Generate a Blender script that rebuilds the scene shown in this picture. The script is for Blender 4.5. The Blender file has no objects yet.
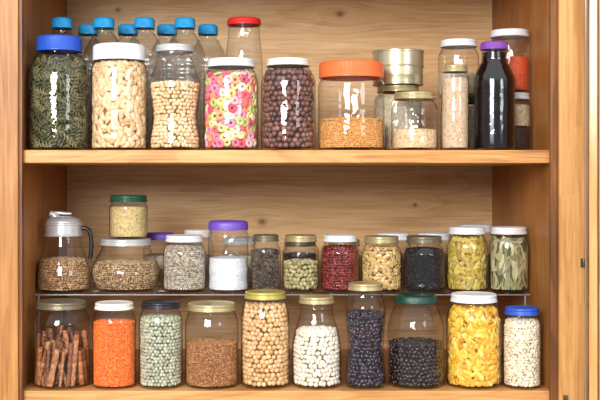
import bpy, bmesh, math
import numpy as np
from mathutils import Vector

scene = bpy.context.scene
scene.view_settings.view_transform = 'Standard'
COL = scene.collection

# ------------------------------------------------------------------ layout (metres)
D = 2.2           # camera to cabinet front
CX, CZ = -0.092, 0.422
S = 0.002         # metres per unit of the measuring grid on the cabinet front
VX, VY = 254.0, 180.0
def WX(u, y=0.0): return CX + (u - VX) * S * (D + y) / D
def WZ(v, y=0.0): return CZ - (v - VY) * S * (D + y) / D
DEPTH = 0.553
Z_LOW = 0.0                 # top of lower shelf
Z_UP = WZ(150)              # top of upper shelf
Z_RACK = 0.182

def lin(c):
    r = []
    for v in c[:3]:
        v = v / 255.0
        r.append(v / 12.92 if v <= 0.04045 else ((v + 0.055) / 1.055) ** 2.4)
    return (r[0], r[1], r[2], 1.0)

# ------------------------------------------------------------------ mesh helpers
def build(name, chunks, mats, smooth=True, sharp=None, parent=None, loc=(0, 0, 0)):
    """chunks: list of (verts Nx3, faces MxK, material index)"""
    me = bpy.data.meshes.new(name)
    vs = np.concatenate([np.asarray(c[0], dtype=np.float32) for c in chunks])
    li, ls, lt, mi = [], [], [], []
    off = 0; lo = 0
    for v, f, m in chunks:
        f = np.asarray(f, dtype=np.int32)
        k = f.shape[1]; n = f.shape[0]
        li.append((f + off).ravel())
        ls.append(lo + np.arange(n, dtype=np.int32) * k)
        lt.append(np.full(n, k, dtype=np.int32))
        mi.append(np.full(n, m, dtype=np.int32))
        off += len(v); lo += n * k
    li = np.concatenate(li); ls = np.concatenate(ls); lt = np.concatenate(lt); mi = np.concatenate(mi)
    me.vertices.add(len(vs)); me.vertices.foreach_set("co", vs.ravel())
    me.loops.add(len(li)); me.loops.foreach_set("vertex_index", li)
    me.polygons.add(len(ls)); me.polygons.foreach_set("loop_start", ls)
    me.polygons.foreach_set("loop_total", lt)
    me.polygons.foreach_set("material_index", mi)
    me.polygons.foreach_set("use_smooth", np.full(len(ls), smooth, dtype=bool))
    me.update(calc_edges=True)
    me.validate()
    if sharp: me.set_sharp_from_angle(angle=math.radians(sharp))
    for m in mats: me.materials.append(m)
    ob = bpy.data.objects.new(name, me)
    ob.location = loc
    COL.objects.link(ob)
    if parent: ob.parent = parent
    return ob

def lathe(profile, seg=64, ribs=0):
    P = [(p[0], p[1], p[2] if len(p) > 2 else 0.0) for p in profile]
    th = np.linspace(0, 2 * np.pi, seg, endpoint=False)
    V = []
    for r, z, a in P:
        rr = max(r, 1e-4) + a * np.sign(np.cos(ribs * th)) * np.abs(np.cos(ribs * th)) ** 0.6 if a else np.full(seg, max(r, 1e-4))
        V.append(np.stack([rr * np.cos(th), rr * np.sin(th), np.full(seg, z)], 1))
    V = np.concatenate(V)
    n = len(P); F = []
    j = np.arange(seg); jn = (j + 1) % seg
    for i in range(n - 1):
        F.append(np.stack([i * seg + j, i * seg + jn, (i + 1) * seg + jn, (i + 1) * seg + j], 1))
    return V, np.concatenate(F)

def tube(pts, r, seg=10, closed=False):
    pts = [Vector(p) for p in pts]; n = len(pts)
    V = []; F = []
    up = Vector((0.12, 0.31, 0.94)).normalized()
    rr = r if hasattr(r, '__len__') else [r] * n
    for i, p in enumerate(pts):
        a = pts[(i - 1) % n] if (closed or i > 0) else p
        b = pts[(i + 1) % n] if (closed or i < n - 1) else p
        t = (b - a).normalized()
        s = t.cross(up)
        if s.length < 1e-3: s = t.cross(Vector((1, 0, 0)))
        s.normalize(); u = s.cross(t)
        for k in range(seg):
            an = 2 * math.pi * k / seg
            V.append(p + (s * math.cos(an) + u * math.sin(an)) * rr[i])
    m = n if closed else n - 1
    for i in range(m):
        for k in range(seg):
            F.append((i * seg + k, i * seg + (k + 1) % seg, ((i + 1) % n) * seg + (k + 1) % seg, ((i + 1) % n) * seg + k))
    if not closed:
        c0 = len(V); V.append(pts[0]); c1 = len(V); V.append(pts[-1])
        for k in range(seg):
            F.append((c0, c0, (k + 1) % seg, k)); F.append((c1, c1, (n - 1) * seg + k, (n - 1) * seg + (k + 1) % seg))
    quads = [f for f in F if f[0] != f[1]]
    tris = [f[1:] for f in F if f[0] == f[1]]
    V = np.array([tuple(v) for v in V])
    return V, np.array(quads), (np.array(tris) if tris else None)

def tube_chunks(pts, r, seg=10, closed=False, m=0):
    V, Q, T = tube(pts, r, seg, closed)
    ch = [(V, Q, m)]
    if T is not None:
        used = np.unique(T); mp = {int(u): i for i, u in enumerate(used)}
        ch.append((V[used], np.vectorize(mp.get)(T), m))
    return ch

def box(name, x0, x1, y0, y1, z0, z1, mat, bevel=0.002, parent=None):
    me = bpy.data.meshes.new(name)
    bm = bmesh.new()
    bmesh.ops.create_cube(bm, size=1.0)
    cx, cy, cz = (x0 + x1) / 2, (y0 + y1) / 2, (z0 + z1) / 2
    for v in bm.verts:
        v.co = Vector((v.co.x * (x1 - x0) + cx, v.co.y * (y1 - y0) + cy, v.co.z * (z1 - z0) + cz))
    if bevel:
        bmesh.ops.bevel(bm, geom=bm.edges[:], offset=bevel, segments=2, affect='EDGES', profile=0.5)
    bm.to_mesh(me); bm.free()
    me.materials.append(mat)
    ob = bpy.data.objects.new(name, me); COL.objects.link(ob)
    if parent: ob.parent = parent
    return ob

def empty(name, loc, label, category, group=None):
    e = bpy.data.objects.new(name, None)
    e.empty_display_size = 0.02
    e.location = loc
    COL.objects.link(e)
    e["label"] = label; e["category"] = category
    if group: e["group"] = group
    return e

# ------------------------------------------------------------------ materials
def newmat(name):
    m = bpy.data.materials.new(name); m.use_nodes = True
    nt = m.node_tree; nt.nodes.clear()
    out = nt.nodes.new('ShaderNodeOutputMaterial')
    return m, nt, out
def N(nt, t, **kw):
    n = nt.nodes.new(t)
    for k, v in kw.items(): setattr(n, k, v)
    return n
def math_n(nt, op, a, b=None, clamp=False):
    n = nt.nodes.new('ShaderNodeMath'); n.operation = op; n.use_clamp = clamp
    for i, v in enumerate((a, b)):
        if v is None: continue
        if isinstance(v, (int, float)): n.inputs[i].default_value = v
        else: nt.links.new(v, n.inputs[i])
    return n.outputs[0]
def ramp(nt, fac, stops, interp='LINEAR'):
    r = nt.nodes.new('ShaderNodeValToRGB'); r.color_ramp.interpolation = interp
    el = r.color_ramp.elements
    while len(el) < len(stops): el.new(0.5)
    for e, (p, c) in zip(el, stops):
        e.position = p; e.color = c
    if fac is not None: nt.links.new(fac, r.inputs[0])
    return r.outputs[0]

def wood(name, dark, mid, light, grain='X', board=0.0, knots=(), rough=0.45, seed=0.0, staves=0.0, late_amt=0.17, bvar=0.16):
    """grain: axis the fibres follow. board: width of glued boards across the grain."""
    m, nt, out = newmat(name)
    L = nt.links.new
    tc = N(nt, 'ShaderNodeTexCoord')
    sep = N(nt, 'ShaderNodeSeparateXYZ'); L(tc.outputs['Object'], sep.inputs[0])
    X, Y, Z = sep.outputs
    if grain == 'X': along, cross, other = X, Z, Y
    elif grain == 'Z': along, cross, other = Z, X, Y
    else: along, cross, other = Z, Y, X
    spot = None
    cross0 = cross
    for (ka, kc, size) in knots:
        da = math_n(nt, 'MULTIPLY', math_n(nt, 'SUBTRACT', along, ka), 0.45)
        dc = math_n(nt, 'SUBTRACT', cross0, kc)
        d2 = math_n(nt, 'ADD', math_n(nt, 'MULTIPLY', da, da), math_n(nt, 'MULTIPLY', dc, dc))
        g = math_n(nt, 'POWER', 2.718, math_n(nt, 'MULTIPLY', d2, -1.0 / (size * 2.6) ** 2))
        cross = math_n(nt, 'SUBTRACT', cross, math_n(nt, 'MULTIPLY', math_n(nt, 'MULTIPLY', dc, g), 0.85))
        dl = math_n(nt, 'MULTIPLY', math_n(nt, 'SUBTRACT', along, ka), 0.75)
        d3 = math_n(nt, 'ADD', math_n(nt, 'MULTIPLY', dl, dl), math_n(nt, 'MULTIPLY', dc, dc))
        s = math_n(nt, 'POWER', 2.718, math_n(nt, 'MULTIPLY', d3, -1.0 / (size * 0.55) ** 2))
        spot = s if spot is None else math_n(nt, 'MAXIMUM', spot, s)
    bv = None
    if board:
        bi = math_n(nt, 'FLOOR', math_n(nt, 'DIVIDE', math_n(nt, 'ADD', cross0, 10 + seed), board))
        if staves:
            sh_ = math_n(nt, 'MULTIPLY', math_n(nt, 'FRACT', math_n(nt, 'MULTIPLY', bi, 0.618)), staves)
            si = math_n(nt, 'FLOOR', math_n(nt, 'DIVIDE', math_n(nt, 'ADD', math_n(nt, 'ADD', along, 10), sh_), staves))
            bi = math_n(nt, 'ADD', math_n(nt, 'MULTIPLY', bi, 7.31), math_n(nt, 'MULTIPLY', si, 3.17))
        wn = N(nt, 'ShaderNodeTexWhiteNoise', noise_dimensions='1D'); L(bi, wn.inputs['W'])
        bv = wn.outputs['Value']
    def coords(fa, fc):
        comb = N(nt, 'ShaderNodeCombineXYZ')
        L(math_n(nt, 'MULTIPLY', along, fa), comb.inputs[0])
        L(math_n(nt, 'MULTIPLY', cross, fc), comb.inputs[1])
        o3 = math_n(nt, 'ADD', math_n(nt, 'MULTIPLY', other, 8.0), seed)
        if board: o3 = math_n(nt, 'ADD', o3, math_n(nt, 'MULTIPLY', bv, 20.0))
        L(o3, comb.inputs[2])
        return comb.outputs[0]
    n1 = N(nt, 'ShaderNodeTexNoise'); L(coords(1.1, 10.0), n1.inputs['Vector'])
    n1.inputs['Scale'].default_value = 1.0; n1.inputs['Detail'].default_value = 2; n1.inputs['Distortion'].default_value = 0.3
    n2 = N(nt, 'ShaderNodeTexNoise'); L(coords(6.0, 170.0), n2.inputs['Vector'])
    n2.inputs['Scale'].default_value = 1.0; n2.inputs['Detail'].default_value = 4; n2.inputs['Roughness'].default_value = .65
    n3 = N(nt, 'ShaderNodeTexNoise'); L(coords(4.0, 9.0), n3.inputs['Vector'])   # broad tonal patches
    n3.inputs['Scale'].default_value = 1.0; n3.inputs['Detail'].default_value = 3
    ring = math_n(nt, 'FRACT', math_n(nt, 'MULTIPLY', n1.outputs['Fac'], 18.0))
    late = math_n(nt, 'MULTIPLY', math_n(nt, 'POWER', ring, 3.0), math_n(nt, 'SUBTRACT', 1.0, math_n(nt, 'POWER', ring, 14.0)))
    fac = math_n(nt, 'ADD', math_n(nt, 'MULTIPLY', n3.outputs['Fac'], 0.45), math_n(nt, 'MULTIPLY', n2.outputs['Fac'], 0.6))
    fac = math_n(nt, 'SUBTRACT', fac, math_n(nt, 'MULTIPLY', late, late_amt))
    if board: fac = math_n(nt, 'ADD', fac, math_n(nt, 'MULTIPLY', math_n(nt, 'SUBTRACT', bv, 0.5), bvar))
    c = ramp(nt, fac, [(0.26, dark), (0.49, mid), (0.70, light)])
    if spot is not None:
        mx = N(nt, 'ShaderNodeMix', data_type='RGBA'); L(math_n(nt, 'MULTIPLY', spot, 0.85), mx.inputs[0])
        L(c, mx.inputs[6]); mx.inputs[7].default_value = lin((98, 54, 26)); c = mx.outputs[2]
    b = N(nt, 'ShaderNodeBsdfPrincipled'); L(c, b.inputs['Base Color'])
    b.inputs['Roughness'].default_value = rough
    b.inputs['Specular IOR Level'].default_value = 0.35
    bp = N(nt, 'ShaderNodeBump'); bp.inputs['Strength'].default_value = 0.15; bp.inputs['Distance'].default_value = 0.001
    L(n2.outputs['Fac'], bp.inputs['Height']); L(bp.outputs[0], b.inputs['Normal'])
    L(b.outputs[0], out.inputs[0])
    return m

def glass_mat(name, tint=(0.985, 0.99, 0.995), edge=(0.38, 0.44, 0.48), f0=0.05, rough=0.015, graz=0.9, bump=0.6):
    m, nt, out = newmat(name); L = nt.links.new
    lw = N(nt, 'ShaderNodeLayerWeight'); lw.inputs[0].default_value = 0.5
    nz = N(nt, 'ShaderNodeTexNoise'); nz.inputs['Scale'].default_value = 26; nz.inputs['Detail'].default_value = 2
    tc = N(nt, 'ShaderNodeTexCoord'); L(tc.outputs['Object'], nz.inputs['Vector'])
    bp = N(nt, 'ShaderNodeBump'); bp.inputs['Strength'].default_value = bump; bp.inputs['Distance'].default_value = 0.004
    L(nz.outputs['Fac'], bp.inputs['Height'])
    f5 = math_n(nt, 'POWER', lw.outputs['Facing'], 4.0)
    F = math_n(nt, 'ADD', math_n(nt, 'MULTIPLY', f5, graz), f0, clamp=True)
    col = ramp(nt, lw.outputs['Facing'], [(0.0, (*tint, 1)), (0.66, (tint[0] * .97, tint[1] * .97, tint[2] * .97, 1)), (0.92, (*edge, 1))])
    t = N(nt, 'ShaderNodeBsdfTransparent'); L(col, t.inputs[0])
    g = N(nt, 'ShaderNodeBsdfGlossy'); g.inputs['Roughness'].default_value = rough
    L(bp.outputs[0], g.inputs['Normal'])
    mx = N(nt, 'ShaderNodeMixShader'); L(F, mx.inputs[0]); L(t.outputs[0], mx.inputs[1]); L(g.outputs[0], mx.inputs[2])
    L(mx.outputs[0], out.inputs[0])
    return m

def solid(name, c, rough=0.4, metal=0.0, coat=0.0, noise=0.06):
    m, nt, out = newmat(name); L = nt.links.new
    b = N(nt, 'ShaderNodeBsdfPrincipled')
    tc = N(nt, 'ShaderNodeTexCoord')
    nz = N(nt, 'ShaderNodeTexNoise'); nz.inputs['Scale'].default_value = 60; nz.inputs['Detail'].default_value = 3
    L(tc.outputs['Object'], nz.inputs['Vector'])
    c0 = lin(c); d = 1 - noise * 2
    L(ramp(nt, nz.outputs['Fac'], [(0.3, (c0[0] * d, c0[1] * d, c0[2] * d, 1)), (0.7, c0)]), b.inputs['Base Color'])
    b.inputs['Roughness'].default_value = rough; b.inputs['Metallic'].default_value = metal
    b.inputs['Coat Weight'].default_value = coat
    L(b.outputs[0], out.inputs[0])
    return m

def island_mat(name, colors, rough=0.5, const=False, spec=0.35):
    m, nt, out = newmat(name); L = nt.links.new
    g = N(nt, 'ShaderNodeNewGeometry')
    n = len(colors)
    if const: st = [(i / n, lin(c)) for i, c in enumerate(colors)]
    else: st = [(i / max(1, n - 1), lin(c)) for i, c in enumerate(colors)]
    c = ramp(nt, g.outputs['Random Per Island'], st, 'CONSTANT' if const else 'LINEAR')
    b = N(nt, 'ShaderNodeBsdfPrincipled'); L(c, b.inputs['Base Color'])
    b.inputs['Roughness'].default_value = rough; b.inputs['Specular IOR Level'].default_value = spec
    L(b.outputs[0], out.inputs[0])
    return m

def fine_mat(name, colors, cell=0.003, rough=0.7):
    m, nt, out = newmat(name); L = nt.links.new
    tc = N(nt, 'ShaderNodeTexCoord')
    v = N(nt, 'ShaderNodeTexVoronoi'); v.inputs['Scale'].default_value = 1.0 / cell
    L(tc.outputs['Object'], v.inputs['Vector'])
    sp = N(nt, 'ShaderNodeSeparateXYZ'); L(v.outputs['Color'], sp.inputs[0])
    n = len(colors)
    c = ramp(nt, sp.outputs[0], [(i / max(1, n - 1), lin(c)) for i, c in enumerate(colors)])
    b = N(nt, 'ShaderNodeBsdfPrincipled'); L(c, b.inputs['Base Color']); b.inputs['Roughness'].default_value = rough
    bp = N(nt, 'ShaderNodeBump'); bp.inputs['Strength'].default_value = 0.8; bp.inputs['Distance'].default_value = cell * 0.5
    bp.invert = True
    L(v.outputs['Distance'], bp.inputs['Height']); L(bp.outputs[0], b.inputs['Normal'])
    L(b.outputs[0], out.inputs[0])
    return m

M_BACK = wood("wood_back", lin((176, 128, 78)), lin((216, 172, 118)), lin((236, 200, 150)), 'X', board=0.14,
              knots=[(WX(262, DEPTH), WZ(222, DEPTH), 0.016), (WX(340, DEPTH), WZ(14, DEPTH), 0.014), (WX(118, DEPTH), WZ(10, DEPTH), 0.010), (WX(415, DEPTH), WZ(205, DEPTH), 0.008)], seed=0.03, late_amt=.13, bvar=.1)
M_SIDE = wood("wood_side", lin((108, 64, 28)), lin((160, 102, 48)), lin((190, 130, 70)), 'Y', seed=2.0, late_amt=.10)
M_SHELF = wood("wood_shelf", lin((146, 94, 46)), lin((198, 142, 82)), lin((224, 174, 116)), 'X', seed=4.0, late_amt=.14)
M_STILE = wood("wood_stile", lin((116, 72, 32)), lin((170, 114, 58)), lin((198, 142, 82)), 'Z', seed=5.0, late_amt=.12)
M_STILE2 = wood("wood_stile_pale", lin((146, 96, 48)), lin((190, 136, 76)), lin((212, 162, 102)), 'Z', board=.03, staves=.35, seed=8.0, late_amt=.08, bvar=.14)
M_PANEL = wood("wood_door_panel", lin((170, 118, 64)), lin((206, 154, 92)), lin((224, 178, 120)), 'Z', seed=11.0, rough=.16, late_amt=.08)
M_EDGE = wood("wood_edge", lin((74, 42, 18)), lin((114, 68, 32)), lin((138, 88, 44)), 'Z', seed=9.0)
M_GLASS = glass_mat("clear_glass")
M_PET = glass_mat("clear_plastic", tint=(0.92, 0.96, 0.99), edge=(0.34, 0.48, 0.60), f0=0.12, rough=0.05)
LIDC = {
 'white': solid("lid_white", (228, 230, 232), 0.35), 'cream': solid("lid_cream", (228, 224, 212), 0.4),
 'gold': solid("lid_gold", (190, 174, 128), 0.32, 0.5), 'yellowgold': solid("lid_yellow_gold", (194, 178, 90), 0.35, 0.4),
 'bronze': solid("lid_bronze", (126, 118, 96), 0.35, 0.5), 'silver': solid("lid_silver", (208, 210, 208), 0.3, 0.4),
 'blue': solid("lid_blue", (40, 84, 190), 0.35), 'navy': solid("lid_black", (26, 28, 38), 0.35, 0.1),
 'capblue': solid("cap_blue", (24, 150, 210), 0.35), 'orange': solid("lid_orange", (236, 112, 54), 0.35),
 'red': solid("lid_red", (210, 40, 40), 0.35), 'green': solid("lid_green", (12, 62, 50), 0.35, 0.1),
 'purple': solid("lid_purple", (112, 80, 190), 0.35), 'violet': solid("cap_violet", (128, 66, 160), 0.35),
 'greenmix': solid("lid_green_worn", (30, 90, 68), 0.35, 0.2),
}
M_STEEL = solid("polished_steel", (222, 224, 228), 0.3, 0.6, noise=0.02)
M_WIRE = solid("grey_wire", (150, 152, 156), 0.35, 0.4)
M_BLACKP = solid("black_plastic", (16, 16, 20), 0.35)
M_TIN = solid("brushed_tin", (212, 202, 166), 0.28, 0.7)
M_HINGE = solid("hinge_metal", (110, 92, 70), 0.35, 0.7)

# ------------------------------------------------------------------ content templates
def ico(sub):
    bm = bmesh.new(); bmesh.ops.create_icosphere(bm, subdivisions=sub, radius=0.5)
    V = np.array([tuple(v.co) for v in bm.verts]); F = np.array([[v.index for v in f.verts] for f in bm.faces]); bm.free()
    return V, F
ICO0 = ico(1); ICO1 = ico(2)
def t_cashew():
    V, F = ICO1; V = V.copy()
    t = V[:, 0] * 2
    w = 0.62 * (1 - 0.15 * t)
    x = np.sin(t * 1.25) * 0.42; off = (np.cos(t * 1.25) - 0.6)
    nx = np.sin(t * 1.25); ny = np.cos(t * 1.25)
    d = V[:, 1] * w * 1.0
    X = x + nx * d; Y = off * 0.55 + ny * d
    return np.stack([X, Y, V[:, 2] * 0.48], 1), F
def t_bean():
    V, F = ICO1; V = V.copy()
    V[:, 1] -= 0.55 * V[:, 0] ** 2 - .07
    return V, F
def t_ring(R=0.31, r=0.185, n=16, k=8):
    V = []; F = []
    for i in range(n):
        a = 2 * math.pi * i / n
        for j in range(k):
            b = 2 * math.pi * j / k
            V.append(((R + r * math.cos(b)) * math.cos(a), (R + r * math.cos(b)) * math.sin(a), r * 1.1 * math.sin(b)))
            F.append((i * k + j, ((i + 1) % n) * k + j, ((i + 1) % n) * k + (j + 1) % k, i * k + (j + 1) % k))
    return np.array(V), np.array(F)
def t_fusilli(n=48, turns=2.4, R=0.105, rb=0.048, k=6):
    # corkscrew: two rounded strands wound round one axis, joined by a helical web
    V = []; F = []
    for bl in range(2):
        o = len(V); ph = bl * math.pi
        for i in range(n):
            t = i / (n - 1); a = t * turns * 2 * math.pi + ph
            c = np.array([t - 0.5, R * math.cos(a), R * math.sin(a)])
            e1 = np.array([0, math.cos(a), math.sin(a)]); e2 = np.array([1.0, 0, 0])
            for j in range(k):
                b = 2 * math.pi * j / k
                V.append(c + e1 * rb * 1.3 * math.cos(b) + e2 * rb * .75 * math.sin(b))
                if i < n - 1: F.append((o + i * k + j, o + i * k + (j + 1) % k, o + (i + 1) * k + (j + 1) % k, o + (i + 1) * k + j))
    o2 = n * k; h = k // 2
    for i in range(n - 1): F.append((i * k + h, (i + 1) * k + h, o2 + (i + 1) * k + h, o2 + i * k + h))
    return np.array(V), np.array(F)
def t_leaf(n=11, k=5):
    V = []; F = []
    for i in range(n):
        t = i / (n - 1); w = 0.27 * math.sin(math.pi * t ** 0.9) ** 0.85 + 0.004
        for j in range(k):
            s = j / (k - 1) * 2 - 1
            V.append((t - 0.5, s * w, 0.05 * abs(s) + 0.012 * math.sin(t * 12 + s)))
            if i < n - 1 and j < k - 1: F.append((i * k + j, i * k + j + 1, (i + 1) * k + j + 1, (i + 1) * k + j))
    return np.array(V), np.array(F)
def t_shell(n=10, k=9):
    V = []; F = []
    for i in range(n):
        a = (i / (n - 1) - 0.5) * 3.8
        for j in range(k):
            s = j / (k - 1) - 0.5
            rr = 0.27 * (1 - 0.7 * s * s) + 0.035 * math.sin(s * 22)
            V.append((s * 1.0, rr * math.sin(a), rr * math.cos(a) - 0.12))
            if i < n - 1 and j < k - 1: F.append((i * k + j, i * k + j + 1, (i + 1) * k + j + 1, (i + 1) * k + j))
    return np.array(V), np.array(F)
T = dict(ico0=ICO0, ico1=ICO1, cashew=t_cashew(), bean=t_bean(), ring=t_ring(), fusilli=t_fusilli(), leaf=t_leaf(), shell=t_shell())

# kind: (part name, template, (sx,sy,sz) m, spacing m, tilt, colours, const, core colour, darkened to paint shade between the pieces)
C = dict(
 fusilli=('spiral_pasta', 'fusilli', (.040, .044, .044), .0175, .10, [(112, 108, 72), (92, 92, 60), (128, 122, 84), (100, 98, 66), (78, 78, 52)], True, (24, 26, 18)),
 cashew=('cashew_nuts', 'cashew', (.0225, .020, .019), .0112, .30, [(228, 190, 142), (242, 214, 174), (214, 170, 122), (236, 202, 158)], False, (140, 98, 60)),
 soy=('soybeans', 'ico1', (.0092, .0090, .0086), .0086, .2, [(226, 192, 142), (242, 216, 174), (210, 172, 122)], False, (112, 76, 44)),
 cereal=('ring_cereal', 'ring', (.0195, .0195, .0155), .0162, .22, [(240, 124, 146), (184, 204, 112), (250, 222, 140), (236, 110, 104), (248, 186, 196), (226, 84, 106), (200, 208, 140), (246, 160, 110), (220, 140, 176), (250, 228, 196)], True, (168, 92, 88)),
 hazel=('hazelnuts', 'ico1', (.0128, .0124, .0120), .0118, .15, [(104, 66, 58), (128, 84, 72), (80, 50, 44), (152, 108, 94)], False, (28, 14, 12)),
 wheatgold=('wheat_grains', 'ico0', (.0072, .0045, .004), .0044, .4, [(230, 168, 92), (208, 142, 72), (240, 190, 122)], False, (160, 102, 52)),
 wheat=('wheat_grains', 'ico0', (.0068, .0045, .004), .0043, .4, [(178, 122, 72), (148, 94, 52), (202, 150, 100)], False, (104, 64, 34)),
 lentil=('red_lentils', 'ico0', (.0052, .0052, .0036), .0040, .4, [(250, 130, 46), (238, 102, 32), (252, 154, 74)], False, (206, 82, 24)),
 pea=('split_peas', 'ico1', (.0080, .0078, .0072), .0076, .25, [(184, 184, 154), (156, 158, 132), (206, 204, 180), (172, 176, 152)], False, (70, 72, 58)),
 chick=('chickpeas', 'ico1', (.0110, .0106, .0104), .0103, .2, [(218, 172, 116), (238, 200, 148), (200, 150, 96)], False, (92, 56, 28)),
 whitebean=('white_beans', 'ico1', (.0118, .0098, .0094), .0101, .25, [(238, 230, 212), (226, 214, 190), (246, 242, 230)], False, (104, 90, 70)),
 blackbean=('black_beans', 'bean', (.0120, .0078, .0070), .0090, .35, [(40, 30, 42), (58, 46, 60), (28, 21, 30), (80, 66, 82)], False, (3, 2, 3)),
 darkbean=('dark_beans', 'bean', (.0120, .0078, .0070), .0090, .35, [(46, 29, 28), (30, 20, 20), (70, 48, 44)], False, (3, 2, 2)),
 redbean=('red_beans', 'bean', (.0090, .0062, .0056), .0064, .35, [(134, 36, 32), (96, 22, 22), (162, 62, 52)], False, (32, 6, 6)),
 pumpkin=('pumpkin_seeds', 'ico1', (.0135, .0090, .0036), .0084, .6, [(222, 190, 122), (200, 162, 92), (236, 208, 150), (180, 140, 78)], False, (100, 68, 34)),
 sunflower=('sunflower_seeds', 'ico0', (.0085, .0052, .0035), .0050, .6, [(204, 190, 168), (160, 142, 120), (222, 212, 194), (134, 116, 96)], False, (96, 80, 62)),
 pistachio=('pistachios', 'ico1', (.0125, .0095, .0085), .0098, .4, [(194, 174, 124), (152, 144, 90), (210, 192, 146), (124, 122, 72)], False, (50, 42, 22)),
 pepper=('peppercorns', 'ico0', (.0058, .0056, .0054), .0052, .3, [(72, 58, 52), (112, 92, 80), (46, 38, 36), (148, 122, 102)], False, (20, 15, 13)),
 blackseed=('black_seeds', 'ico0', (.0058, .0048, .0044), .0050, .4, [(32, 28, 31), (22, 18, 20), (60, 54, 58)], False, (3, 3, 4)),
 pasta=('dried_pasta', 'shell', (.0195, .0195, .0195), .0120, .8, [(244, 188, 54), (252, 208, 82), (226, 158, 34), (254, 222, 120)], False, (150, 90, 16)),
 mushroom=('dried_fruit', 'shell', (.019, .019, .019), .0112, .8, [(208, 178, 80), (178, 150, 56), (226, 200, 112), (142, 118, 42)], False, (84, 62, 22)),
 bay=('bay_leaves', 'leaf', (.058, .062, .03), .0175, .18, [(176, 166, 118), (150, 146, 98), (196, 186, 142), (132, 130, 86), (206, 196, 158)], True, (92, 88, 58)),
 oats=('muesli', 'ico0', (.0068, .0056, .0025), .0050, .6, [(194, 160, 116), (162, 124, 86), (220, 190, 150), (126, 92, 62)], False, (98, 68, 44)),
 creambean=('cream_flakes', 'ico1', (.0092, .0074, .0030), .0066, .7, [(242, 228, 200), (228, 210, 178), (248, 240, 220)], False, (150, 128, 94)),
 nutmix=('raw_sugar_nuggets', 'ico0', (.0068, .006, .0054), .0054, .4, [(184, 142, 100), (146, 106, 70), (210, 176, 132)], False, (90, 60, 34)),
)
LAYERS = ('ring', 'fusilli', 'shell')
SPEC = dict(blackbean=(.2, .6), darkbean=(.2, .6), redbean=(.3, .5), hazel=(.3, .55))
CF = dict(
 sesame=('sesame_seeds', [(212, 180, 132), (232, 204, 160), (188, 150, 106)], .0038),
 sesame2=('yellow_seeds', [(204, 178, 114), (224, 202, 146), (176, 146, 86)], .0035),
 powder=('brown_powder', [(198, 166, 132), (222, 194, 162), (176, 142, 110)], .0032),
 salt=('coarse_salt', [(236, 236, 238), (214, 216, 222), (244, 244, 245)], .004),
 paprika=('paprika', [(216, 84, 40), (228, 100, 52), (194, 64, 32)], .0035),
 seedmix=('pale_seeds', [(216, 200, 170), (188, 166, 130), (234, 222, 200)], .0045),
 darkpow=('ground_coffee', [(48, 34, 28), (70, 52, 40), (34, 24, 20)], .003),
 quinoa=('rice_grains', [(222, 206, 172), (196, 176, 136), (236, 226, 200)], .0035),
)
CM = {}
rng = np.random.default_rng(7)

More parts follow.
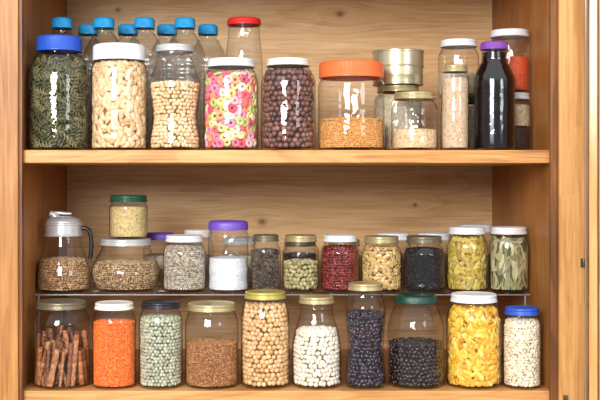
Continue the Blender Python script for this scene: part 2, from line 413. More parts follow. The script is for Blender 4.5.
def make_contents(parent, key, prof, z0, z1, zcap):
    """prof: outer glass profile rising in z"""
    pz = np.array([p[1] for p in prof]); pr = np.array([p[0] for p in prof])
    wall = 0.0020
    rin = lambda z: np.interp(z, pz, pr) - wall
    if key in CF:
        nm, cols, cell = CF[key]
        if key not in CM: CM[key] = fine_mat(nm + "_mat", cols, cell)
        zs = np.linspace(z0, z1, 24)
        P = [(0, z0)] + [(float(rin(z)) - 0.0004, float(z)) for z in zs]
        rt = P[-1][0]
        P[-1] = (rt - 0.001, z1 - 0.0004)
        P += [(rt * 0.8, z1 + 0.0012), (rt * 0.4, z1 + 0.003), (0, z1 + 0.0035)]
        V, F = lathe(P, 48)
        ob = build(nm, [(V, F, 0)], [CM[key]], sharp=50, parent=parent)
        ob["kind"] = "stuff"; return ob
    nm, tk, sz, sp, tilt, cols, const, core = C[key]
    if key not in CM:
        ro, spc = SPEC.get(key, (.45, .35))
        CM[key] = (island_mat(nm + "_mat", cols, ro, const, spc), solid(nm + "_shade_core", core, 0.8))  # inner filler in a darkened tone, painted shade for the gaps
    tv, tf = T[tk]; tv = tv * np.array(sz)
    th = float(np.ptp(tv[:, 2])) * 0.5
    if tk == 'ring': tv[:, 2] *= 0.8
    pos = []; nrm = []; tl = []
    nl = 2 if tk in LAYERS else 1
    for layer in range(nl):
        row = layer
        z = z0 + sp * (0.5 + 0.35 * layer)
        while z < z1 - sp * 0.2:
            R = float(rin(z)) - th * 0.98 - layer * th * 1.5
            n = max(6, int(2 * math.pi * R / sp))
            a = (np.arange(n) + 0.5 * (row % 2) + rng.uniform(-.2, .2, n)) * 2 * np.pi / n
            rr = R - rng.uniform(0, sp * 0.25, n); zz = z + rng.uniform(-.18, .18, n) * sp
            pos.append(np.stack([rr * np.cos(a), rr * np.sin(a), zz], 1))
            nrm.append(np.stack([np.cos(a), np.sin(a), np.zeros(n)], 1))
            tl.append(np.full(n, tilt * (1 + 1.5 * layer)))
            z += sp * 0.88; row += 1
    R = float(rin(z1)) - th * 0.9; r = R
    while r > sp * 0.4:
        n = max(3, int(2 * math.pi * r / sp))
        a = (np.arange(n) + rng.uniform(-.3, .3, n)) * 2 * np.pi / n
        zz = z1 + rng.uniform(-.5, .45, n) * th + 0.004 * (1 - (r / R) ** 2)
        pos.append(np.stack([r * np.cos(a), r * np.sin(a), zz], 1))
        nrm.append(np.stack([np.zeros(n), np.zeros(n), np.ones(n)], 1))
        tl.append(np.full(n, max(tilt, .4)))
        r -= sp * 0.9
    pos = np.concatenate(pos); nrm = np.concatenate(nrm); tl = np.concatenate(tl); n = len(pos)
    nn = nrm + rng.normal(0, 1, (n, 3)) * tl[:, None] * 0.6
    nn /= np.linalg.norm(nn, axis=1, keepdims=True)
    if tk == 'leaf':
        a0 = rng.normal(0, .35, (n, 3)); a0[:, 2] += 1.0 * rng.choice([-1, 1], n)
    else: a0 = rng.normal(0, 1, (n, 3))
    a0 -= nn * np.sum(a0 * nn, 1, keepdims=True); a0 /= np.linalg.norm(a0, axis=1, keepdims=True)
    b0 = np.cross(nn, a0)
    M = np.stack([a0, b0, nn], 1)            # rows
    sc = rng.uniform(0.92, 1.06, (n, 1, 1))
    V = np.einsum('kj,njl->nkl', tv, M) * sc + pos[:, None, :]
    V = V.reshape(-1, 3)
    V[:, 2] = np.clip(V[:, 2], z0 + 0.0002, zcap)
    rad = np.hypot(V[:, 0], V[:, 1]); lim = rin(V[:, 2]) - 0.0003
    if tk in ('leaf', 'fusilli', 'shell'):
        # squeeze softly so the relief survives against the wall
        soft = lim - .004
        over = rad > soft
        tgt = soft + .004 * np.tanh((rad - soft) / .008)
        f = np.where(over, tgt / np.maximum(rad, 1e-6), 1.0)
    else:
        f = np.where(rad > lim, lim / np.maximum(rad, 1e-6), 1.0)
    V[:, 0] *= f; V[:, 1] *= f
    F = (tf[None] + (np.arange(n) * len(tv))[:, None, None]).reshape(-1, tf.shape[1])
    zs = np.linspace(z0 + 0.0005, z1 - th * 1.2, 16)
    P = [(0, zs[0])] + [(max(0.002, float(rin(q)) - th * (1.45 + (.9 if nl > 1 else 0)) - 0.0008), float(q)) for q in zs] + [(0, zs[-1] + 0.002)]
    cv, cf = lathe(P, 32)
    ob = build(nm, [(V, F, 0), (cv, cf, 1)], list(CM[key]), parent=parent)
    ob["kind"] = "stuff"
    return ob

# ------------------------------------------------------------------ jar parts
def body_profile(R, H, Rn, sh, shape, neck=0.012):
    """outer surface, rising z, starts at the heel"""
    P = [(R * .84, 0.0), (R * .92, 0.0006), (R * .97, .003), (R * .992, .007), (R, .012)]
    zt = H - neck; zs = zt - sh
    if shape == 'std':
        for i in range(1, 8): P.append((R, .012 + (zs - .012) * i / 7))
        for i in range(1, 13):
            t = i / 12; P.append((Rn + (R - Rn) * (0.6 * math.sqrt(max(0, 1 - t * t)) + 0.4 * (1 + math.cos(math.pi * t)) / 2), zs + sh * t))
    elif shape == 'taper':
        for i in range(1, 6): P.append((R, .012 + (zs - .012) * i / 5))
        for i in range(1, 17):
            t = i / 16; P.append((R - (R - Rn) * (1 - math.cos(math.pi * t)) / 2, zs + sh * t))
    elif shape == 'waist':
        for i in range(1, 21):
            t = i / 20; P.append((R * (1 - 0.12 * math.sin(math.pi * min(1, t * 1.05)) ** 2), .012 + (zs - .012) * t))
        for i in range(1, 15):
            t = i / 14; P.append((R + (Rn - R) * (0.30 * t + 0.70 * (1 - math.cos(math.pi * t)) / 2), zs + sh * t))
    elif shape == 'ringed':
        for i in range(1, 29):
            t = i / 28; P.append((R * (1 - 0.014 * (1 - math.cos(2 * math.pi * t * 3))), .012 + (zs - .012) * t))
        for i in range(1, 11):
            t = i / 10; P.append((Rn + (R - Rn) * math.sqrt(max(0, 1 - t * t)), zs + sh * t))
    elif shape == 'belly':
        P = [(R * .72, 0.0), (R * .79, 0.0006), (R * .84, .003), (R * .87, .007), (R * .90, .012)]
        for i in range(1, 15):
            t = i / 14; P.append((R * (0.86 + 0.14 * math.sin(math.pi * (.10 + .84 * t))), .012 + (zs - .012) * t))
        r1 = P[-1][0]
        for i in range(1, 13):
            t = i / 12; P.append((r1 + (Rn - r1) * (.35 * t + .65 * (1 - math.cos(math.pi * t)) / 2), zs + sh * t))
    # visible neck with a glass bead under the lid, then the finish
    P += [(Rn - .0012, zt + .0012), (Rn - .0008, zt + .0024), (Rn + .0016, zt + .0036), (Rn + .0016, zt + .0050), (Rn - .001, zt + .0062),
          (Rn - .001, zt + .008)]
    P.append((Rn - .001, H))
    Q = [P[0]]
    for p in P[1:]:
        if p[1] > Q[-1][1] + 1e-5: Q.append(p)
    return Q

def glass_body(parent, prof, mat=None, name="glass_body"):
    inner = [(0, .0045), (prof[0][0] * .55, .004), (prof[0][0] * .9, .0015)]
    top = prof[-1]
    full = inner + list(prof) + [(top[0] - .0008, top[1] + .0008), (top[0] - .0024, top[1])]
    V, F = lathe(full, 72)
    return build(name, [(V, F, 0)], [mat or M_GLASS], parent=parent)

def lid_part(parent, rl, h, z, mat, style='metal', name="lid"):
    if style == 'metal':
        P = [(rl - .002, 0), (rl + .0004, -.0002), (rl + .0013, .0006), (rl + .0013, .0018), (rl + .0001, .0030, .0002), (rl, h * .42, .0002), (rl - .0009, h * .50), (rl - .0009, h * .56), (rl - .0002, h * .62), (rl - .0003, h - .003),
             (rl - .001, h - .001), (rl - .0026, h), (rl - .0045, h - .0002), (rl - .006, h - .0012), (rl * .45, h - .0014), (0, h - .0014)]
        V, F = lathe(P, 144, 36)
    else:
        P = [(rl - .002, 0), (rl + .0004, 0), (rl + .0006, .0008), (rl + .0006, .0022), (rl, .003, .0004), (rl - .0002, h - .0055, .0004), (rl - .0010, h - .0030),
             (rl - .0028, h - .0008), (rl - .0055, h), (rl * .8, h), (rl * .77, h - .0007), (0, h - .0007)]
        V, F = lathe(P, 240, 60)
    ob = build(name, [(V, F, 0)], [mat], sharp=45, parent=parent)
    ob.location.z = z
    return ob

def jar(x1, x2, top, lid, content, fill, label, base=Z_LOW, yc=None, sh=9, shape='std', name="glass_jar", group="glass storage jars in the cupboard", neck=2.6, ztop=None):
    """lid = (material key, style, side height, width) measured on the front grid; neck = bare glass below the lid"""
    y = yc if yc is not None else (x2 - x1) / 2 * S + .008
    k = S * (D + y) / D
    R = (x2 - x1) / 2 * k * 0.985
    if yc is None: y = R + .008
    lk, style, lh, lw = lid
    rl = lw / 2 * k * 0.985; h = lh * k
    zt = WZ(top, y - rl) if top < VY else WZ(top, y + rl)
    if ztop is not None: zt = ztop
    Hh = zt - base
    e = empty(name, (WX((x1 + x2) / 2, y), y, base), label, "jar", group)
    e.rotation_euler[2] = float(rng.uniform(0, 6.28))
    lid_z = Hh - h
    H = Hh - .0025
    nk = (H - lid_z) + neck * k
    prof = body_profile(R, H, min(rl - .0022, R - .0005), sh * k, shape, nk)
    glass_body(e, prof)
    lid_part(e, rl, h, lid_z, LIDC[lk], style)
    if content:
        zf = (WZ(fill, y - R) - base)
        zf = min(zf, lid_z - .004)
        if content == 'cinnamon':
            cinnamon(e, R, zf)
        elif isinstance(content, tuple):
            zm = WZ(content[2], y - R) - base
            make_contents(e, content[0], prof, .0055, zm - .003, lid_z)
            make_contents(e, content[1], prof, zm + .001, zf, lid_z)
        else: make_contents(e, content, prof, .0055, zf, lid_z)
    e["h"] = Hh
    return e

def cinnamon(parent, R, zf):
    mats = [fine_mat("cinnamon_bark", [(164, 98, 56), (188, 124, 78), (138, 78, 44), (206, 148, 100)], .006),
            fine_mat("cinnamon_bark_dark", [(116, 66, 38), (142, 86, 50), (92, 52, 30), (154, 100, 62)], .006)]
    pts = []
    for rr, n in ((R - .0095, 21), (R - .022, 14), (R - .034, 8), (R - .045, 4)):
        for i in range(n):
            pts.append((rr, 2 * math.pi * (i + rng.uniform(-.18, .18)) / n))
    for q, (rr, a) in enumerate(pts):
        L = zf - .006 + rng.uniform(-.034, .016); r = rng.uniform(.0050, .0080)
        open_ = rng.uniform(5.6, 8.4)
        sec = []
        for t in np.linspace(0, 1, 17):
            an = t * open_; rad = r * (0.30 + 0.70 * t ** .7); sec.append((math.cos(an) * rad, math.sin(an) * rad))
        for t in np.linspace(1, 0, 17):
            an = t * open_; rad = r * (0.16 + 0.66 * t ** .7); sec.append((math.cos(an) * rad, math.sin(an) * rad))
        sec = np.array(sec); n = len(sec); V = []; F = []
        lean_t = rng.normal(0, .20); lean_r = rng.uniform(-.10, .02)   # tangential / radial lean
        zz = np.linspace(0, L, 10); rot = rng.uniform(0, 6.28)
        ur = (math.cos(a), math.sin(a)); ut = (-math.sin(a), math.cos(a))
        for iz, z in enumerate(zz):
            wob = 1 + .09 * math.sin(z * 150 + rot)
            rt = rot + z * 5 * math.sin(rot)
            ca, sa = math.cos(rt), math.sin(rt)
            for s in sec * wob:
                x = s[0] * ca - s[1] * sa + (ut[0] * lean_t + ur[0] * lean_r) * (z - L / 2)
                y = s[0] * sa + s[1] * ca + (ut[1] * lean_t + ur[1] * lean_r) * (z - L / 2)
                gx, gy = x + rr * math.cos(a), y + rr * math.sin(a)
                g = math.hypot(gx, gy); lim = R - .0028
                if g > lim: gx *= lim / g; gy *= lim / g
                V.append((gx - rr * math.cos(a), gy - rr * math.sin(a), z))
        for i in range(9):
            for j in range(n): F.append((i * n + j, i * n + (j + 1) % n, (i + 1) * n + (j + 1) % n, (i + 1) * n + j))
        for j in range(16):
            F.append((9 * n + j, 9 * n + j + 1, 9 * n + n - 2 - j, 9 * n + n - 1 - j))
        build("cinnamon_stick", [(np.array(V), np.array(F), 0)], [mats[q % 3 == 1]], sharp=50, parent=parent, loc=(rr * math.cos(a), rr * math.sin(a), .0062))

# ================================================================== CABINET
XL, XR = WX(20), WX(552)
ZT, ZB = 0.90, -0.95
cab = empty("cupboard", ((XL + XR) / 2, 0, ZB), "tall honey-brown pine cupboard standing open, stocked with glass jars", "cupboard")
def cpart(name, *a, **k):
    o = box(name, *a, **k)
    o.parent = cab; o.matrix_parent_inverse.identity()
    o.location = Vector(o.location) - Vector(cab.location)
    return o
cpart("back_panel", XL - .02, XR + .02, DEPTH, DEPTH + .02, ZB, ZT, M_BACK, bevel=0)
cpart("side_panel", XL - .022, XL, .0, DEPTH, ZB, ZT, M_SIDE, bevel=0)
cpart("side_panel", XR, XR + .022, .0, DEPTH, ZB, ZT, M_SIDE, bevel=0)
cpart("top_panel", XL, XR, .0, DEPTH, ZT - .025, ZT, M_SHELF)
cpart("shelf", XL, XR, .0, DEPTH, Z_UP - .026, Z_UP, M_SHELF, bevel=.0018)
cpart("shelf", XL, XR, .0, DEPTH, Z_LOW - .026, Z_LOW, M_SHELF, bevel=.0018)
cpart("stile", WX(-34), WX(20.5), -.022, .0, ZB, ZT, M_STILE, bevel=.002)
cpart("inner_trim", WX(20.7), WX(24), -.016, .0, ZB, ZT, M_EDGE, bevel=.001)
cpart("inner_trim", WX(549), WX(556), -.012, .0, ZB, ZT, M_EDGE, bevel=.001)
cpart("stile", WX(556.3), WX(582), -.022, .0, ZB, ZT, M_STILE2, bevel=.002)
# open door: edge strip, frame board, moulding and panel
door = box("door", 0, .0045, -.022, 0, ZB + .02, ZT - .02, M_EDGE, bevel=.0015)
door.parent = cab
door.location = Vector((WX(583.2), -.026, 0)) - Vector(cab.location)
door.rotation_euler[2] = math.radians(-20)
box("door_frame", .0047, .021, -.024, 0, ZB + .02, ZT - .02, M_PANEL, bevel=.002, parent=door)
box("moulding", .0212, .0230, -.025, 0, ZB + .02, ZT - .02, M_EDGE, bevel=.0006, parent=door)
box("door_panel", .0232, .42, -.022, -.004, ZB + .02, ZT - .02, M_STILE2, bevel=.001, parent=door)
for vz in (262, 397):
    V, F = lathe([(0, -.009), (.0018, -.009), (.0023, -.0075), (.0023, .0075), (.0018, .009), (0, .009)], 20)
    o = build("hinge", [(V, F, 0)], [M_HINGE], sharp=40)
    lf = box("hinge_leaf", -.006, 0, -.001, .001, -.0085, .0085, M_HINGE, bevel=.0003)
    u = 580 if vz == 262 else 563
    o.parent = cab; o.location = Vector((WX(u), -.0255, WZ(vz))) - Vector(cab.location)
    lf.parent = o; lf.location = (0, .0012, 0)

def struct(o): o["kind"] = "structure"; return o
M_WALL = solid("painted_wall", (222, 216, 204), 0.8, noise=.02)
M_FLOOR = wood("floor_wood", lin((120, 96, 76)), lin((150, 124, 100)), lin((176, 150, 126)), 'X', board=.12)
struct(box("wall_back", -3, 3, DEPTH + .02, DEPTH + .12, ZB, 1.6, M_WALL, bevel=0))
struct(box("floor", -3, 3, -4.5, DEPTH + .12, ZB - .1, ZB, M_FLOOR, bevel=0))

# ================================================================== UPPER SHELF, front row
U = Z_UP
jar(28, 90, 34, ('blue', 'plastic', 15, 46), 'fusilli', 62, "large glass jar of dark green spiral pasta, bright blue lid", U, sh=22, neck=3)
jar(90.5, 148, 42, ('white', 'plastic', 16, 53), 'cashew', 63, "glass jar filled with cashew nuts, white plastic lid", U, sh=9, neck=2)
jar(149, 201, 43, ('silver', 'metal', 7, 38), 'soy', 83, "waisted glass jar of pale soybeans with a silvery lid", U, sh=26, shape='waist', neck=6)
jar(203, 259, 57, ('white', 'metal', 8, 48), 'cereal', 73, "glass jar of colourful ring cereal, white lid", U, sh=13)
jar(260.5, 316, 57, ('cream', 'metal', 7, 44), 'hazel', 71, "glass jar of reddish-brown round nuts, off-white metal lid", U, sh=15)
jar(317.5, 385, 59, ('orange', 'plastic', 16, 65), 'wheatgold', 119, "wide glass jar half full of golden grain, orange plastic lid", U, sh=6, neck=2)
jar(391, 438, 91, ('gold', 'metal', 7, 41), 'sesame', 129, "short glass jar part filled with seeds, gold lid", U, sh=9)
jar(441, 469, 64, ('gold', 'metal', 7, 25), 'powder', 77, "slim glass jar of brown powder with a gold lid", U, sh=5, neck=1.5)

def syrup():
    x1, x2 = 473, 515; y = .06; k = S * (D + y) / D; R = (x2 - x1) / 2 * k * .985
    e = empty("syrup_bottle", (WX(494, y), y, U), "dark syrup bottle with a purple cap beside a slim jar", "bottle")
    Ht = WZ(42, y) - U
    zs = WZ(82, y) - U; zn = WZ(62, y) - U; rn = 12.5 * k
    P = [(R * .86, 0), (R * .94, .0008), (R * .985, .004), (R, .009), (R, .04), (R, zs * .8), (R, zs)]
    for i in range(1, 17):
        t = i / 16; P.append((rn + (R - rn) * (.45 * math.sqrt(max(0, 1 - t * t)) + .55 * (1 + math.cos(math.pi * t)) / 2), zs + (zn - zs) * t))
    P += [(rn, zn + .004), (rn * .98, Ht - .0195), (rn + .0015, Ht - .018), (rn - .0005, Ht - .0165), (rn - .001, Ht - .002)]
    Q = [P[0]]
    for p in P[1:]:
        if p[1] > Q[-1][1] + 1e-5: Q.append(p)
    P = Q
    glass_body(e, P)
    pz = [p[1] for p in P]; pr = [p[0] for p in P]
    Q = [(0, .005)] + [(float(np.interp(z, pz, pr)) - .0018, float(z)) for z in np.linspace(.005, Ht - .022, 40)] + [(0, Ht - .0218)]
    V, F = lathe(Q, 48)
    build("syrup", [(V, F, 0)], [solid("dark_syrup", (12, 4, 8), .12)], sharp=50, parent=e)
    lid_part(e, 13.5 * k, 8 * k, Ht - 8 * k, LIDC['violet'], 'plastic', "cap")
syrup()

# ---- back of upper shelf
j = jar(491, 531, 92, ('white', 'metal', 6.5, 37), ('darkpow', 'seedmix', 126), 104, "small jar layered with dark coffee and pale seeds under another jar", U, yc=.155, sh=6)
zb = U + j["h"]
jar(489, 530, 28, ('white', 'metal', 7, 38), 'paprika', 56, "glass jar of orange-red paprika, white lid, stacked on another jar", zb, yc=.155, sh=8)
j = jar(440, 478, 96, ('green', 'metal', 6.5, 34), 'seedmix', 106, "dark-lidded jar of pale seeds beneath another jar", U, yc=.145, sh=6)
jar(438, 479, 38, ('white', 'metal', 7, 36), 'seedmix', 72, "glass jar of pale seeds, whitish lid, stacked on another jar", U + j["h"], yc=.145, sh=8)
j = jar(374, 422, 84, ('gold', 'metal', 6.5, 42), 'quinoa', 94, "gold-lidded jar of grains supporting a metal tin", U, yc=.17, sh=6)
def tin():
    y = .17; k = S * (D + y) / D; z = U + j["h"]; Ht = WZ(49, y - .04) - z
    e = empty("metal_tin", (WX(398, y), y, z), "round smooth metal tin stacked on a jar", "tin")
    R = 25.2 * k; h1 = Ht * .52
    P = [(0, .001), (R - .003, .001), (R - .0005, 0), (R + .0006, .001), (R + .0006, .0030), (R - .0008, .0045), (R - .0008, h1 * .5), (R - .0002, h1 * .55), (R - .0008, h1 * .6), (R - .0008, h1)]
    V, F = lathe(P, 72); build("tin_body", [(V, F, 0)], [M_TIN], sharp=35, parent=e)
    R2 = R + .0004
    P = [(R2 - .001, h1), (R2 + .0010, h1), (R2 + .0012, h1 + .0018), (R2, h1 + .003), (R2, Ht - .005), (R2 + .0012, Ht - .004), (R2 + .0012, Ht - .0015), (R2, Ht), (R2 - .003, Ht - .0005), (R2 - .006, Ht - .003), (0, Ht - .003)]
    V, F = lathe(P, 72); build("tin_lid", [(V, F, 0)], [M_TIN], sharp=35, parent=e)
tin()
jar(225, 263, 16, ('red', 'plastic', 7, 34), None, 0, "tall empty clear glass jar with a red lid", U, yc=.17, sh=40, shape='taper')

# water bottles
HB = .2915; RC = .0222
def bottle_proto():
    R = .0438
    P = [(R * .7, 0), (R * .85, .001), (R * .96, .006), (R, .014)]
    for z in np.linspace(.02, .205, 60): P.append((R - .0020 * (1 - math.cos((z - .02) * 2 * math.pi / .0185)) / 2, float(z)))
    for i in range(1, 18):
        t = i / 17; P.append((.0185 + (R - .0185) * (0.5 * math.sqrt(max(0, 1 - t * t)) + 0.5 * (1 + math.cos(math.pi * t)) / 2), .206 + .054 * t))
    P += [(.0184, .262), (.0184, .264), (.0224, .2648), (.0224, .2662), (.0186, .267), (.0184, .2885)]
    inner = [(0, .006), (R * .35, .004), (R * .6, .001)]
    return lathe(inner + P, 64)
VB, FB = bottle_proto()
def water_bottle(u, y, base_ob=None):
    e = empty("water_bottle", (WX(u, y), y, U), "empty clear plastic bottle with a bright blue screw cap", "bottle", "plastic bottles on the upper shelf")
    if base_ob is None:
        b = build("bottle_body", [(VB, FB, 0)], [M_PET], parent=e)
        c = lid_part(e, RC, .0225, HB - .0225, LIDC['capblue'], 'plastic', "cap")
        return e, b, c
    for o in base_ob[1:]:
        q = o.copy(); COL.objects.link(q); q.parent = e
    return e
W0 = water_bottle(62, .19)
for u, y in ((104, .19), (144.5, .19), (185, .19), (88, .295), (128, .295), (167, .295), (208, .295)):
    water_bottle(u, y, W0)

# ================================================================== WIRE RACK + MIDDLE ROW
RY0, RY1 = .128, .40
rx0, rx1 = WX(36, .15), XR - .012
rack = empty("wire_rack", ((rx0 + rx1) / 2, RY0, 0), "long thin grey wire rack standing on the lower shelf", "rack")
zr = Z_RACK - .0010
o = Vector(rack.location)
ch = []
def rel(p): return tuple(Vector(p) - o)
for yy in (RY0, RY0 + .08, RY0 + .18, RY1):
    ch += tube_chunks([rel((rx0, yy, zr - .0022)), rel(((rx0 + rx1) / 2, yy, zr - .0022)), rel((rx1, yy, zr - .0022))], .0014, 8)
n = 26
for i in range(n):
    xx = rx0 + .004 + (rx1 - rx0 - .008) * i / (n - 1)
    ch += tube_chunks([rel((xx, RY0 - .0012, zr)), rel((xx, RY0 + .1, zr)), rel((xx, RY1, zr))], .0009, 6)
build("wire_deck", ch, [M_WIRE], parent=rack)
for xx in (rx0 + .01, (rx0 + rx1) / 2, rx1 - .01):
    pts = [rel((xx, RY0, zr - .004)), rel((xx, RY0 + .004, .02)), rel((xx, RY0 + .01, .0042)), rel((xx, RY0 + .022, .0024)), rel((xx, RY1 - .022, .0024)), rel((xx, RY1 - .01, .0042)), rel((xx, RY1 - .004, .02)), rel((xx, RY1, zr - .004))]
    build("leg", tube_chunks(pts, .0022, 8), [M_WIRE], parent=rack)

Zr = Z_RACK
YM = .182
def mid(x1, x2, top, lid, content, fill, label, **k):
    return jar(x1, x2, top, lid, content, fill, label, Zr, yc=k.pop('yc', YM), **k)
jq = mid(91, 161, 237, ('silver', 'metal', 6.5, 51), 'oats', 265, "squat wide glass jar of brown muesli, silvery white lid", sh=13, shape='belly', yc=.20)
jar(109, 148, 195, ('greenmix', 'metal', 6.5, 37), 'sesame2', 207, "small jar of yellowish seeds, green lid, stacked on a squat jar", Zr + jq["h"], yc=.20, sh=5, ztop=None, neck=2)
mid(162.5, 206.5, 234, ('white', 'metal', 6.5, 38), 'sunflower', 248, "glass jar of grey-beige seeds with a white lid", sh=10)
mid(207.5, 249, 220, ('purple', 'plastic', 9, 40), 'salt', 259, "ringed glass jar of white coarse salt, purple lid", sh=6, shape='ringed')
mid(250.5, 281, 234, ('bronze', 'metal', 6.5, 26), 'pepper', 252, "narrow glass jar of dark peppercorns, dull metal lid", sh=9)
mid(282, 319.5, 234, ('gold', 'metal', 6.5, 32), 'pistachio', 264, "glass jar of greenish pistachios with a gold lid", sh=10)
mid(320.5, 359.5, 234, ('white', 'metal', 6.5, 33.5), 'redbean', 249, "glass jar of small red beans, white lid", sh=10)
mid(361, 402, 235, ('gold', 'metal', 6.5, 34.5), 'pumpkin', 250, "glass jar of yellowish pumpkin seeds, gold lid", sh=11)
mid(403, 445, 235, ('bronze', 'metal', 6.5, 35.5), 'blackseed', 251, "glass jar of black seeds with a dull gold lid", sh=10)
mid(446, 488, 226, ('white', 'metal', 7, 36.5), 'mushroom', 240, "glass jar of yellow-green dried fruit pieces, white lid", sh=12)
mid(489, 529, 226, ('white', 'metal', 7, 35.5), 'bay', 242, "glass jar of dried bay leaves with a white lid", sh=12)
def far(c, w, top, lc, content, label):
    return jar(c - w / 2, c + w / 2, top, (lc, 'metal' if lc != 'purple' else 'plastic', 7, w * .88), content, 256, label, Zr, yc=.325, sh=7)
far(160, 34, 232, 'purple', 'quinoa', "purple-lidded jar behind the squat muesli jar")
far(198, 32, 229, 'cream', 'quinoa', "white-lidded jar of grains behind the seed jar")
far(240, 36, 236, 'white', 'seedmix', "white-lidded jar behind the salt and pepper jars")
far(300, 36, 238, 'bronze', 'pepper', "metal-lidded jar of dark spice in the second rack row")
far(344, 36, 238, 'gold', 'sesame', "gold-lidded jar of seeds behind the red beans")
far(393, 38, 232, 'white', 'quinoa', "white-lidded jar behind the pumpkin seed jar")
far(434, 38, 232, 'white', 'seedmix', "white-lidded jar behind the black seed jar")
far(476, 38, 224, 'white', 'sesame', "white-lidded jar behind the dried fruit jar")

def dispenser():
    y = .178; k = S * (D + y) / D
    e = empty("glass_dispenser", (WX(63.5, y), y, Zr), "bulbous glass dispenser with wide steel cap and black handle", "dispenser")
    R = 27 * k; Rn = 17.5 * k
    zc = WZ(234, y) - Zr
    P = [(R * .84, 0), (R * .93, .001), (R * .98, .004), (R * .995, .010)]
    for i in range(1, 29):
        t = i / 28
        b = R * (1 - 0.02 * t)
        u = max(0.0, (t - .22) / .78)
        P.append((b - (b - Rn) * (0.30 * u + 0.70 * (1 - math.cos(math.pi * u)) / 2), .010 + (zc - .010) * t))
    P += [(Rn, zc + .004), (Rn - .001, zc + .01)]
    glass_body(e, P)
    make_contents(e, 'nutmix', P, .0055, WZ(262, y - R) - Zr, zc)
    c1 = Rn + .0014
    # wide drum screw cap with beads and a low domed top
    V, F = lathe([(Rn - .001, zc - .004), (c1 + .0018, zc - .004), (c1 + .0026, zc - .0025), (c1 + .0026, zc - .0005), (c1, zc + .001), (c1, zc + .019), (c1 + .0012, zc + .0205), (c1 + .0012, zc + .0235), (c1 - .0010, zc + .025),
                  (c1 * .95, zc + .0290), (c1 * .86, zc + .0330), (c1 * .70, zc + .0362), (c1 * .5, zc + .0382), (c1 * .25, zc + .0392), (0, zc + .0395)], 72)
    build("steel_cap", [(V, F, 0)], [M_STEEL], sharp=35, parent=e)
    pts = [(-.012, 0, zc + .030), (-.017, 0, zc + .037), (-.023, 0, zc + .0425), (-.029, 0, zc + .045)]
    build("spout", tube_chunks(pts, [.010, .009, .0078, .0068], 16), [M_STEEL], sharp=50, parent=e)
    pts = [(-.024, 0, zc + .0490), (-.008, 0, zc + .047), (.006, 0, zc + .0435), (.018, 0, zc + .0435)]
    V, Q, Tt = tube(pts, [.007, .009, .008, .006], 12); V[:, 2] = (V[:, 2] - (zc + .045)) * .45 + zc + .045
    build("thumb_flap", [(V, Q, 0)], [M_STEEL], parent=e)
    hx = [(c1 - .001, zc + .012), (c1 + .008, zc + .013), (c1 + .016, zc + .008), (c1 + .020, zc - .006), (c1 + .0215, zc - .026), (c1 + .020, zc - .044), (c1 + .017, zc - .054)]
    P2 = []
    for i in range(len(hx) - 1):
        for t in (0, .33, .66): P2.append((hx[i][0] * (1 - t) + hx[i + 1][0] * t, 0, hx[i][1] * (1 - t) + hx[i + 1][1] * t))
    P2.append((hx[-1][0], 0, hx[-1][1]))
    build("handle", tube_chunks(P2, .0046, 12), [M_BLACKP], parent=e)
dispenser()

# ================================================================== LOWER SHELF, front row
jar(33, 90.5, 298, ('bronze', 'metal', 7, 50), 'cinnamon', 340, "glass jar of cinnamon sticks with a dull metal lid", sh=14)
jar(92, 136.5, 300, ('cream', 'metal', 6.5, 39), 'lentil', 325, "glass jar of bright orange lentils, cream lid", sh=12)
jar(138.5, 183, 299, ('navy', 'metal', 6.5, 39), 'pea', 321, "glass jar of grey-green split peas, near-black lid", sh=13)
jar(184.5, 239, 300, ('gold', 'metal', 7, 49), 'wheat', 346, "glass jar of brown wheat grain, pale gold lid", sh=13)
jar(240.5, 290, 289, ('yellowgold', 'metal', 7, 41), 'chick', 309, "tall glass jar of chickpeas with a yellow-gold lid", sh=17, neck=3)
jar(291.5, 341.5, 294, ('gold', 'metal', 7, 35), 'whitebean', 334, "conical-shouldered glass jar of white beans, gold lid", sh=42, shape='taper', neck=3)
jar(345, 386, 281, ('gold', 'metal', 7, 35), 'blackbean', 316, "tall glass jar of purple-black beans, gold lid", sh=14, shape='waist', neck=4)
jar(387.5, 444, 292, ('green', 'plastic', 8, 43), 'darkbean', 347, "wide glass jar half full of dark beans, green lid", sh=26, neck=3)
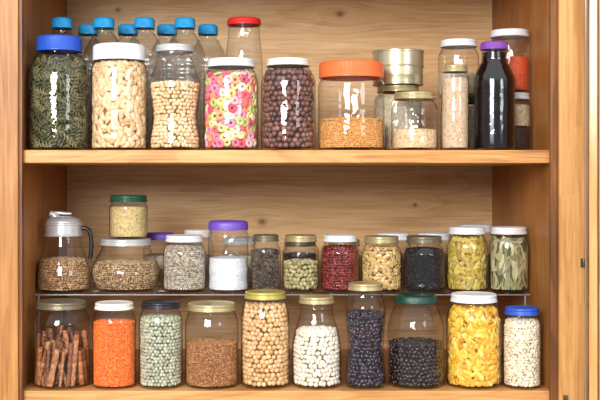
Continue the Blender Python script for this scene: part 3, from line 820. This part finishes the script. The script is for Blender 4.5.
jar(446, 501.5, 291, ('white', 'metal', 8, 46), 'pasta', 312, "glass jar of yellow dried pasta with a white lid", sh=16)
jar(503, 541, 305, ('blue', 'metal', 7, 34), 'creambean', 323, "small glass jar of cream flakes, blue lid", sh=10)

# ================================================================== CAMERA, LIGHT
cam = bpy.data.cameras.new("camera"); co = bpy.data.objects.new("camera", cam); COL.objects.link(co)
co.location = (CX, -D, CZ); co.rotation_euler = (math.pi / 2, 0, 0)
cam.sensor_width = 36; cam.lens = 36 * D / 1.2
cam.shift_x = (300 - VX) / 600; cam.shift_y = -(200 - VY) / 600
scene.camera = co

def area(name, loc, target, sx, sy, power, col):
    l = bpy.data.lights.new(name, 'AREA'); l.shape = 'RECTANGLE'; l.size = sx; l.size_y = sy; l.energy = power; l.color = col
    ob = bpy.data.objects.new(name, l); COL.objects.link(ob); ob.location = loc
    ob.rotation_euler = (Vector(target) - Vector(loc)).to_track_quat('-Z', 'Y').to_euler()
area("window_light", (-1.1, -3.3, 1.25), (0, .2, .4), 1.3, 1.1, 150, (1, .995, .985))
area("side_window_light", (2.0, -2.6, 1.1), (0, .2, .4), .8, .8, 18, (.94, .97, 1))
# room surroundings: dim at eye level, bright towards the upper windows and ceiling
w = bpy.data.worlds.new("world"); scene.world = w; w.use_nodes = True
nt = w.node_tree; bg = nt.nodes['Background']
tc = nt.nodes.new('ShaderNodeTexCoord'); sp = nt.nodes.new('ShaderNodeSeparateXYZ')
nt.links.new(tc.outputs['Generated'], sp.inputs[0])
r = nt.nodes.new('ShaderNodeValToRGB'); nt.links.new(math_n(nt, 'ADD', math_n(nt, 'MULTIPLY', sp.outputs[2], .5), .5), r.inputs[0])
el = r.color_ramp.elements
while len(el) < 6: el.new(.5)
for e, (p, v) in zip(el, ((0, .5), (.40, .5), (.47, .28), (.54, .28), (.62, .9), (1, 1.0))):
    e.position = p; e.color = (v * .94, v * .97, v, 1)
nt.links.new(r.outputs[0], bg.inputs[0]); bg.inputs[1].default_value = 1.28
